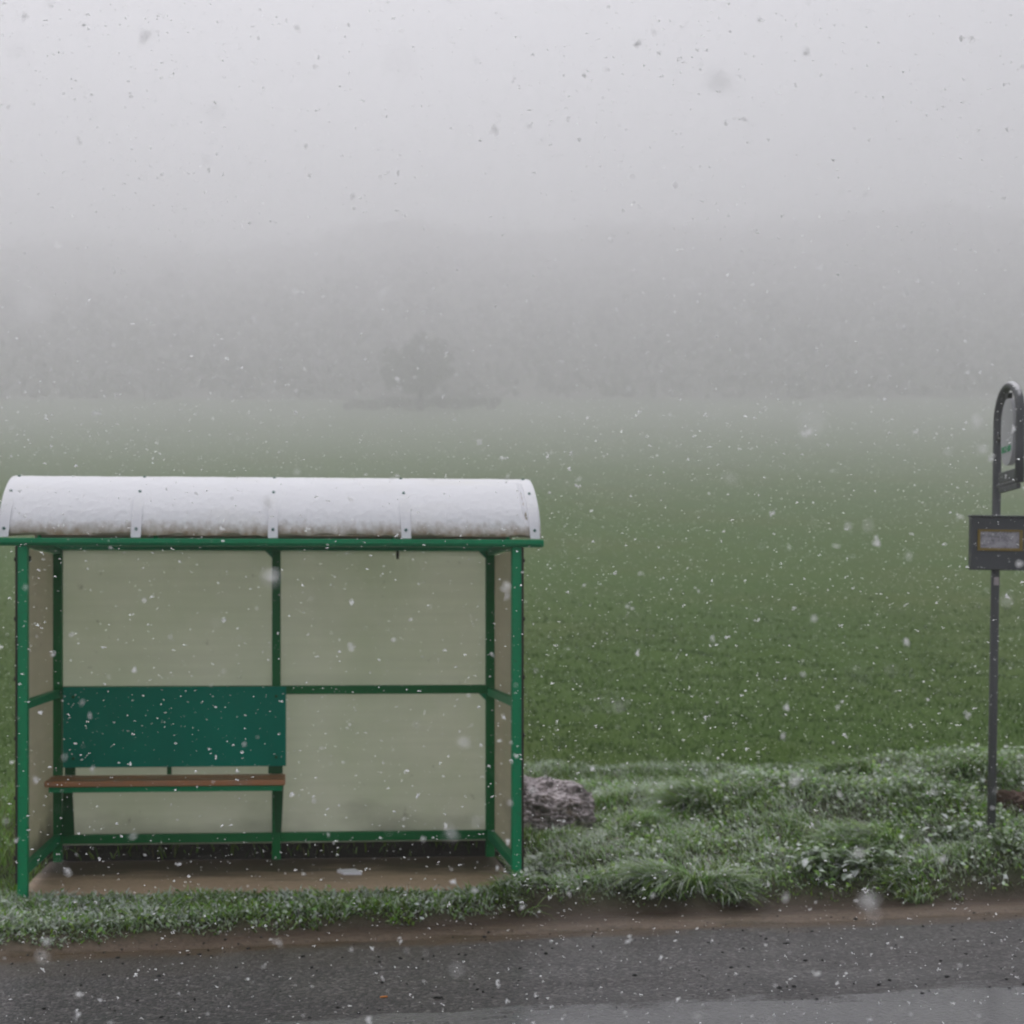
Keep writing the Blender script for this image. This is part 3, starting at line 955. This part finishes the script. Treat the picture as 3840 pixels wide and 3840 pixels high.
# the crop in the field behind
ch = []
x = RNG.uniform(-1, 1, 130000)
yv = 11.8 * (40.0 / 11.8) ** RNG.random(130000)
x = x * (0.52 * yv + 1.0) + 0.08 * yv
ok = (vnoise(x, yv, 4.0, 91, 2) > 0.2) & (RNG.random(len(x)) > ss(20, 38, yv))
lx, ly = local(x, yv)
ok &= ~((x > 0.5) & (x < 9.8) & (yv < 13.6) & (road_s(x, yv) < 4.3))
x, yv = x[ok], yv[ok]
n = len(x)
h = RNG.uniform(0.05, 0.10, n) * (0.6 + 0.6 * vnoise(x, yv * 3, 0.5, 93, 2))
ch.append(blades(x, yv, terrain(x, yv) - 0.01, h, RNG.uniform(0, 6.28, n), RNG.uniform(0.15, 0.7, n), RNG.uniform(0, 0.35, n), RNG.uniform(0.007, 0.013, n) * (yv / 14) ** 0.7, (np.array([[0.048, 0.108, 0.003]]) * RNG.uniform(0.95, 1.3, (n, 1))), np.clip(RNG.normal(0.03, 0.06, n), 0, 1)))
grass_object('field_grass', 'young green crop growing on the sloping field', ch)

# long-bladed tussocks, each a plant of its own
def tussock(u, v, nb, hmax, az0, spread, frost, label, rad=0.14):
    X, Y, Z = ground_at(u, v)
    a = RNG.uniform(0, 6.28, nb)
    r = rad * np.sqrt(RNG.random(nb))
    x, y = r * np.cos(a), r * np.sin(a) * 0.8
    h = RNG.uniform(0.6, 1.1, nb) * hmax * 1.12
    az = az0 + RNG.normal(0, spread, nb)
    c = blades(x, y, terrain(X + x, Y + y) - Z - 0.01, h, az, RNG.uniform(0.6, 1.25, nb), RNG.uniform(0.45, 1.0, nb), RNG.uniform(0.006, 0.011, nb), blade_cols(nb, 0.05, 1.0), frosty(nb, np.full(nb, frost)))
    me = np_mesh('grass_tussock', c[0], [c[1], c[2]], c[3])
    o = link('grass_tussock', me, M['grass'], loc=(X, Y, Z))
    tag(o, label, 'grass tussock', 'grass tussocks on the bank')
tussock(2520, 3330, 620, 0.34, math.pi + 0.25, 0.45, 0.50, 'long pale tussock combed leftwards just above the muddy road edge', 0.17)
tussock(2700, 3330, 360, 0.24, -0.6, 0.7, 0.42, 'drooping tussock spilling down to the mud, right of the combed one', 0.14)
tussock(2620, 3030, 600, 0.38, math.pi + 0.1, 0.6, 0.30, 'tall arching dark tussock on the bank crest right of the boulder', 0.20)
tussock(2330, 3120, 380, 0.28, 0.2, 0.9, 0.14, 'green bushy tussock just right of the boulder foot', 0.16)
tussock(3240, 3190, 620, 0.30, math.pi - 0.15, 0.55, 0.42, 'flattened swirled tussock with snowy blades left of the stop post', 0.22)
tussock(3180, 2920, 480, 0.33, math.pi + 0.2, 0.5, 0.35, 'swept grey green tussock on the crest above the swirled one', 0.2)
tussock(3660, 2900, 480, 0.30, math.pi + 0.6, 0.7, 0.30, 'dark leaning tussock on the crest beside the stop post', 0.2)
tussock(3420, 3330, 320, 0.20, 2.6, 1.2, 0.32, 'low spiky tussock at the bank foot below the stop post', 0.16)

# leafy weeds
def leaf_plant(u, v, nl, rad, size, frost, label, tall=0.12):
    X, Y, Z = ground_at(u, v)
    V, Q, Cc = [], [], []
    for i in range(nl):
        a = random.uniform(0, 6.28)
        r = rad * math.sqrt(random.random())
        hx, hy = r * math.cos(a) * 1.5, r * math.sin(a) * 0.8
        hz = float(terrain(X + hx, Y + hy)) - Z + random.uniform(0.02, tall)
        L = size * random.uniform(0.6, 1.25)
        wd = L * random.uniform(0.4, 0.62)
        az, el = random.uniform(0, 6.28), random.uniform(-0.35, 0.65)
        f = Vector((math.cos(az) * math.cos(el), math.sin(az) * math.cos(el), math.sin(el)))
        sd = f.cross(Vector((0, 0, 1))).normalized()
        up = sd.cross(f)
        b = len(V)
        for tpos, wk, cup in ((0, 0.12, 0), (0.3, 0.9, 0.02), (0.62, 1.0, 0.0), (0.88, 0.55, -0.10), (1.0, 0.05, -0.18)):
            for sgn in (-1, 0, 1):
                pnt = Vector((hx, hy, hz)) + f * (L * tpos) + sd * (sgn * wd * 0.5 * wk) + up * (L * cup + abs(sgn) * wd * 0.16 * wk)
                V.append(pnt)
        for k in range(4):
            for s_ in range(2):
                Q.append((b + k * 3 + s_, b + k * 3 + s_ + 1, b + k * 3 + s_ + 4, b + k * 3 + s_ + 3))
        stem0 = len(V) - 15
        root = Vector((hx * 0.12, hy * 0.12, -0.01))
        tip0 = Vector((hx, hy, hz))
        for q_, wq in ((root, 0.003), (tip0, 0.002)):
            V.append(q_ - sd * wq)
            V.append(q_ + sd * wq)
        e0 = len(V) - 4
        Q.append((e0, e0 + 1, e0 + 3, e0 + 2))
        fr2 = min(1, max(0, random.gauss(frost, 0.32)))
        g = random.uniform(0.65, 1.5)
        for k in range(15):
            Cc.append((0.085 * g, 0.180 * g, 0.016 * g, fr2 * (0.55 + 0.5 * (k % 3 == 1))))
        for k in range(4):
            Cc.append((0.06, 0.10, 0.02, 0.0))
    me = np_mesh('leafy_weed', np.array([tuple(v) for v in V]), [np.array(Q)], np.array(Cc))
    me.shade_smooth()
    o = link('leafy_weed', me, M['grass'], loc=(X, Y, Z))
    tag(o, label, 'weed', 'leafy weeds on the bank')
tussock(1935, 3330, 300, 0.17, 1.9, 1.4, 0.45, 'short bright tussock hiding the foot of the right front post', 0.13)
tussock(2110, 3150, 420, 0.22, 0.4, 1.2, 0.35, 'small frosted tussock growing in front of the boulder', 0.15)
leaf_plant(3110, 3270, 95, 0.17, 0.085, 0.62, 'broad leaved weed whitened by snow at the bank foot', 0.13)
leaf_plant(3270, 3250, 70, 0.14, 0.07, 0.50, 'snowy leaved weed directly below the swirled tussock', 0.12)
leaf_plant(2010, 3300, 70, 0.14, 0.085, 0.55, 'snowy leaved weed against the right front post of the shelter', 0.14)
leaf_plant(3790, 3190, 75, 0.16, 0.06, 0.28, 'bright green weed at the foot of the stop post', 0.14)
leaf_plant(3500, 3010, 90, 0.22, 0.06, 0.42, 'mixed snowy weed on the bank left of the stop post', 0.16)
leaf_plant(3560, 3170, 50, 0.15, 0.06, 0.62, 'small white dusted weed beside the base of the stop post', 0.10)
leaf_plant(3830, 2960, 60, 0.2, 0.06, 0.40, 'pale leafed weed above the earth clod', 0.18)
leaf_plant(2900, 2990, 60, 0.24, 0.05, 0.45, 'low frosted weed on the crest between the arching tussocks', 0.10)

# ------------------------------------------------------------------ loose grit on the asphalt
def stones(n, sizes, region, seed):
    rg = np.random.default_rng(seed)
    bm = bmesh.new()
    bmesh.ops.create_icosphere(bm, subdivisions=1, radius=1.0)
    bv = np.array([v.co[:] for v in bm.verts])
    bf = np.array([[v.index for v in f.verts] for f in bm.faces])
    bm.free()
    Vs, Fs = [], []
    for i in range(n):
        tt, s = region(rg)
        r = sizes(rg)
        k = bv * (1 + rg.uniform(-0.3, 0.3, (len(bv), 1))) * r * np.array([1, rg.uniform(0.6, 1), rg.uniform(0.4, 0.75)])
        a = rg.uniform(0, 6.28)
        k = np.stack([k[:, 0] * math.cos(a) - k[:, 1] * math.sin(a), k[:, 0] * math.sin(a) + k[:, 1] * math.cos(a), k[:, 2]], -1)
        Vs.append(k + np.array([tt, s, r * 0.15]))
        Fs.append(bf + i * len(bv))
    return np.concatenate(Vs), np.concatenate(Fs)
V, Fc = stones(1100, lambda g: 0.003 + 0.012 * g.random() ** 4.0, lambda g: (g.uniform(-1.2, 8.5), 0.22 - 1.85 * g.random()), 5)
me = np_mesh('grit', V, [Fc])
o = link('grit', me, M['black'], loc=(-2.13, 7.4, -0.12))
o.rotation_euler = (0, 0, ROAD_ANG)
tag(o, 'dark loose grit scattered over the wet asphalt', 'grit', kind='stuff')

# ------------------------------------------------------------------ far tree, hedge and wood in the haze
t = NT('leaf_cards')
at = t.n('ShaderNodeAttribute', attribute_name='col')
a = t.bsdf(at.outputs['Color'], 0.7, 0.2)
tr = t.n('ShaderNodeBsdfTranslucent')
t.link(at.outputs['Color'], tr.inputs['Color'])
mx = t.n('ShaderNodeMixShader')
mx.inputs[0].default_value = 0.25
t.link(a, mx.inputs[1])
t.link(tr.outputs[0], mx.inputs[2])
M['leaf'] = t.done(mx.outputs[0])
M['bark'] = paint('bark', (0.06, 0.048, 0.038), amount=0.5, rough=0.8)

def leaf_cloud(n, centres, radii, size, col, rg):
    k = rg.integers(0, len(centres), n)
    dirs = rg.normal(size=(n, 3))
    dirs /= np.linalg.norm(dirs, axis=1, keepdims=True)
    r = radii[k][:, None] * rg.uniform(0.35, 1.05, (n, 1)) ** 0.6
    p0 = centres[k] + dirs * r * np.array([1, 1, 0.85])
    a = rg.normal(size=(n, 3))
    a /= np.linalg.norm(a, axis=1, keepdims=True)
    b = np.cross(a, rg.normal(size=(n, 3)))
    b /= np.linalg.norm(b, axis=1, keepdims=True)
    sz = size * rg.uniform(0.5, 1.3, (n, 1))
    V = np.stack([p0 - a * sz, p0 + b * sz * 0.5, p0 + a * sz, p0 - b * sz * 0.5], 1).reshape(-1, 3)
    Q = np.arange(n * 4).reshape(n, 4)
    c = np.ones((n, 4, 4))
    c[:, :, :3] = (np.array(col) * rg.uniform(0.5, 1.5, (n, 1)))[:, None, :]
    return V, Q, c.reshape(-1, 4)

rg = np.random.default_rng(3)
tY = 312.0
tX = (1575 - CX) / F * tY
tz = float(terrain(tX, tY))
tree = empty('broadleaf_tree', (tX, tY, tz))
tag(tree, 'lone round crowned tree standing in the fog at the field edge', 'tree')
bm = bmesh.new()
tube(bm, [(0, 0, -0.5), (0.1, 0, 3.0), (0.0, 0.2, 6.5), (0.2, 0, 11.6)], [0.75, 0.6, 0.46, 0.25], 10)
for i in range(9):
    a = i * 0.7
    b0 = Vector((0.05, 0.1, 4.8 + 0.7 * i))
    tube(bm, [b0, b0 + Vector((math.cos(a) * 2.8, math.sin(a) * 2.8, 1.8)), b0 + Vector((math.cos(a) * 5.8, math.sin(a) * 5.8, 2.8))], [0.2, 0.13, 0.04], 6)
obj('trunk', bm, M['bark'], tree)
cen = []
for i in range(46):
    v = rg.normal(size=3)
    v /= np.linalg.norm(v)
    v *= rg.random() ** 0.33
    cen.append((v[0] * 7.9, v[1] * 7.5, 9.8 + v[2] * 6.2))
cen = np.array(cen)
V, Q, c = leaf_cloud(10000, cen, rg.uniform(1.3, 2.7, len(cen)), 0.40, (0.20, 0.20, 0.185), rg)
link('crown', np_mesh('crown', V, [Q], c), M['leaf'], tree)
for (u0, u1, hh, lab) in ((1300, 1640, 2.5, 'low dark hedge row in the fog under the lone tree'), (1640, 1860, 2.8, 'low rounded bush in the fog right of the lone tree')):
    X0, X1 = (u0 - CX) / F * (tY - 1), (u1 - CX) / F * (tY - 1)
    n = max(6, int((X1 - X0) / 1.3))
    cx_ = np.linspace(X0, X1, n)
    cen = np.stack([cx_ - cx_[0], rg.uniform(-0.7, 0.7, n), terrain(cx_, np.full(n, tY - 1)) - float(terrain(cx_[0], tY - 1)) + hh * rg.uniform(0.4, 0.75, n)], -1)
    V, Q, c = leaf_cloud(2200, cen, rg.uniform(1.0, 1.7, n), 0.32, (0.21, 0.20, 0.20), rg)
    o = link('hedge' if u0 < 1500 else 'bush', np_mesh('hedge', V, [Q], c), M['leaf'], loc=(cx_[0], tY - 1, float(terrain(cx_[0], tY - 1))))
    tag(o, lab, 'hedge' if u0 < 1500 else 'bush')

Vs, Qs, Cs, off = [], [], [], 0
for Yr in np.arange(357, 880, 11.0):
    half = 0.45 * Yr + 30
    for X in np.arange(-half, half, 11.0):
        X = X + 0.09 * Yr + rg.uniform(-4.2, 4.2)
        Y = Yr + rg.uniform(-4.2, 4.2)
        Z = float(terrain(X, Y))
        hgt = rg.uniform(10, 18) * (0.45 + 0.55 * min(1.0, (Yr - 350) / 70)) * (0.75 + 0.5 * rg.random() ** 2)
        m_ = 5
        cen = np.stack([X + rg.normal(0, 2.6, m_), Y + rg.normal(0, 2.6, m_), Z + hgt * rg.uniform(0.35, 0.8, m_)], -1)
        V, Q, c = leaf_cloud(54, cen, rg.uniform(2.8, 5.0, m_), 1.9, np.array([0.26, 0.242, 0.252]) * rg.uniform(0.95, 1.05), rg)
        Vs.append(V)
        Qs.append(Q + off)
        Cs.append(c)
        off += len(V)
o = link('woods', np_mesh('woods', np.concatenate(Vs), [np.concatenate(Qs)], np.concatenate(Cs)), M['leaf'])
tag(o, 'dark wooded hillside almost lost in the fog', 'wood', kind='stuff')

# ------------------------------------------------------------------ falling snow
rg = np.random.default_rng(23)
def flake_proto(seed, parts):
    g = np.random.default_rng(seed)
    Vs, Fs, off = [], [], 0
    pos_ = np.zeros(3)
    for k in range(parts):
        sc = g.uniform(0.20, 0.44)
        m_ = np.linalg.qr(g.normal(size=(3, 3)))[0]
        ang = np.sort(g.uniform(0, 6.283, 5))
        rad = g.uniform(0.55, 1.0, 5)
        ring = np.stack([np.cos(ang) * rad, np.sin(ang) * rad * g.uniform(0.5, 1.0), g.uniform(-0.15, 0.15, 5)], -1)
        Vs.append((ring * sc) @ m_ + pos_)
        Fs.append(np.array([[0, 1, 2], [0, 2, 3], [0, 3, 4]]) + off)
        off += 5
        st = g.normal(size=3)
        pos_ = np.clip(pos_ * 0.75 + st / np.linalg.norm(st) * 0.28 * np.array([1.4, 1, 0.8]), -0.6, 0.6)
    V = np.concatenate(Vs)
    V -= V.mean(0)
    V /= np.abs(V).max() * 2            # unit diameter
    return V, np.concatenate(Fs)
protos = [flake_proto(100 + i, 11) for i in range(10)]
small = [flake_proto(200 + i, 4) for i in range(10)]
def sample(y0, y1, dens, pad):
    hw = 0.40
    n = int(dens * (y1 - y0) * ((y0 + y1) / 2 * 1.2 + pad * 2) * ((y0 + y1) / 2 * 0.85 + pad))
    y = rg.uniform(y0, y1, n)
    x = rg.uniform(-1, 1, n)
    x = 0.081 * y + x * (0.42 * y + pad)
    z = CZ + 0.07 * y + rg.uniform(-1, 1, n) * (0.42 * y + pad)
    return np.stack([x, y, z], -1)
P_ = np.concatenate([sample(a, b, dn, 0.25) for a, b, dn in ((0.5, 2, 70), (2, 4, 80), (4, 6, 92), (6, 8, 96), (8, 10, 92), (10, 13, 76), (13, 17, 48), (17, 22, 24), (22, 30, 8))])
lx, ly = local(P_[:, 0], P_[:, 1])
inside = (lx > -0.2) & (lx < W + 0.2) & (ly > -0.12) & (ly < D + 0.2) & (P_[:, 2] < 2.7)
P_ = P_[(~inside) & (P_[:, 2] > terrain(P_[:, 0], P_[:, 1]) + 0.02)]
SZ = np.clip(np.exp(rg.normal(math.log(0.0074), 0.52, len(P_))), 0.002, 0.0155)
u = CX + F * P_[:, 0] / P_[:, 1]
v = HY - F * (P_[:, 2] - CZ) / P_[:, 1]
inview = (u > 5) & (u < 3835) & (v > 5) & (v < 3835)
score = np.where(inview, SZ / P_[:, 1], 0)
order = np.argsort(-score)
big = order[:300]
rest = np.setdiff1d(np.arange(len(P_)), big)
near_me = [np_mesh('snowflake', Vp, [Fp]) for Vp, Fp in protos]
for m_ in near_me:
    m_.materials.append(M['flake'])
for i in big:
    o = bpy.data.objects.new('snowflake', near_me[int(rg.integers(0, len(near_me)))])
    o.location = P_[i]
    o.rotation_euler = rg.uniform(0, 6.28, 3)
    s_ = SZ[i]
    o.scale = (s_ * rg.uniform(0.9, 1.5), s_, s_ * rg.uniform(0.6, 1.0))
    C.objects.link(o)
    if P_[i][1] < 2.6:
        tag(o, 'large soft blurred snowflake drifting close to the viewer', 'snowflake', 'blurred snowflakes close to the viewer')
    else:
        tag(o, 'ragged white snowflake falling in front of the shelter and field', 'snowflake', 'ragged snowflakes in the air')
Vs, Fs, off = [], [], 0
for i in rest:
    Vp, Fp = (protos if P_[i][1] < 5 else small)[int(rg.integers(0, 10))]
    m_ = np.linalg.qr(rg.normal(size=(3, 3)))[0]
    Vs.append((Vp @ m_) * SZ[i] * np.array([1.2, 1, 0.85]) + P_[i])
    Fs.append(Fp + off)
    off += len(Vp)
o = link('snowfall', np_mesh('snowfall', np.concatenate(Vs), [np.concatenate(Fs)]), M['flake'])
tag(o, 'countless small white flakes of falling snow', 'snowfall', kind='stuff')

# ------------------------------------------------------------------ fog
bm = bmesh.new()
bx(bm, -590, 590, -40, 920, -1.2, 246, 0)
t = NT('fog')
pv = t.n('ShaderNodeVolumePrincipled')
pv.inputs['Color'].default_value = (0.995, 0.98, 1.0, 1)
pv.inputs['Density'].default_value = 0.0042
pv.inputs['Anisotropy'].default_value = 0.72
t.link(pv.outputs[0], t.out.inputs['Volume'])
hz = obj('haze', bm, t.m)
tag(hz, 'grey fog hanging over the field and hill', 'fog', kind='stuff')

# ------------------------------------------------------------------ light: overcast
SUN_EL, SUN_ROT = R(73), R(-12)
w = bpy.data.worlds.new('World')
SC.world = w
w.use_nodes = True
nt = w.node_tree
nt.nodes.clear()
sky = nt.nodes.new('ShaderNodeTexSky')
sky.sky_type = 'NISHITA'
sky.sun_disc = False
sky.sun_elevation = SUN_EL
sky.sun_rotation = SUN_ROT
sky.air_density = 1.0
sky.dust_density = 2.0
sky.ozone_density = 1.0
hs = nt.nodes.new('ShaderNodeHueSaturation')
hs.inputs['Saturation'].default_value = 0.20
bg = nt.nodes.new('ShaderNodeBackground')
bg.inputs['Strength'].default_value = 0.12
wo = nt.nodes.new('ShaderNodeOutputWorld')
nt.links.new(sky.outputs[0], hs.inputs['Color'])
nt.links.new(hs.outputs[0], bg.inputs['Color'])
nt.links.new(bg.outputs[0], wo.inputs['Surface'])
sl = bpy.data.lights.new('sun', 'SUN')
sl.energy = 0.8
sl.angle = R(60)
sl.color = (1.0, 0.98, 0.95)
so = bpy.data.objects.new('sun', sl)
so.rotation_euler = (R(90) - SUN_EL, 0, math.pi - SUN_ROT)
so.location = (0, 0, 60)
C.objects.link(so)

SC.view_settings.view_transform = 'Standard'
SC.view_settings.look = 'None'
SC.view_settings.exposure = 0.58
SC.view_settings.gamma = 1.0
SC.render.engine = 'CYCLES'
SC.cycles.max_bounces = 8
SC.cycles.diffuse_bounces = 3
SC.cycles.volume_bounces = 3
SC.cycles.volume_max_steps = 64
SC.cycles.use_denoising = True
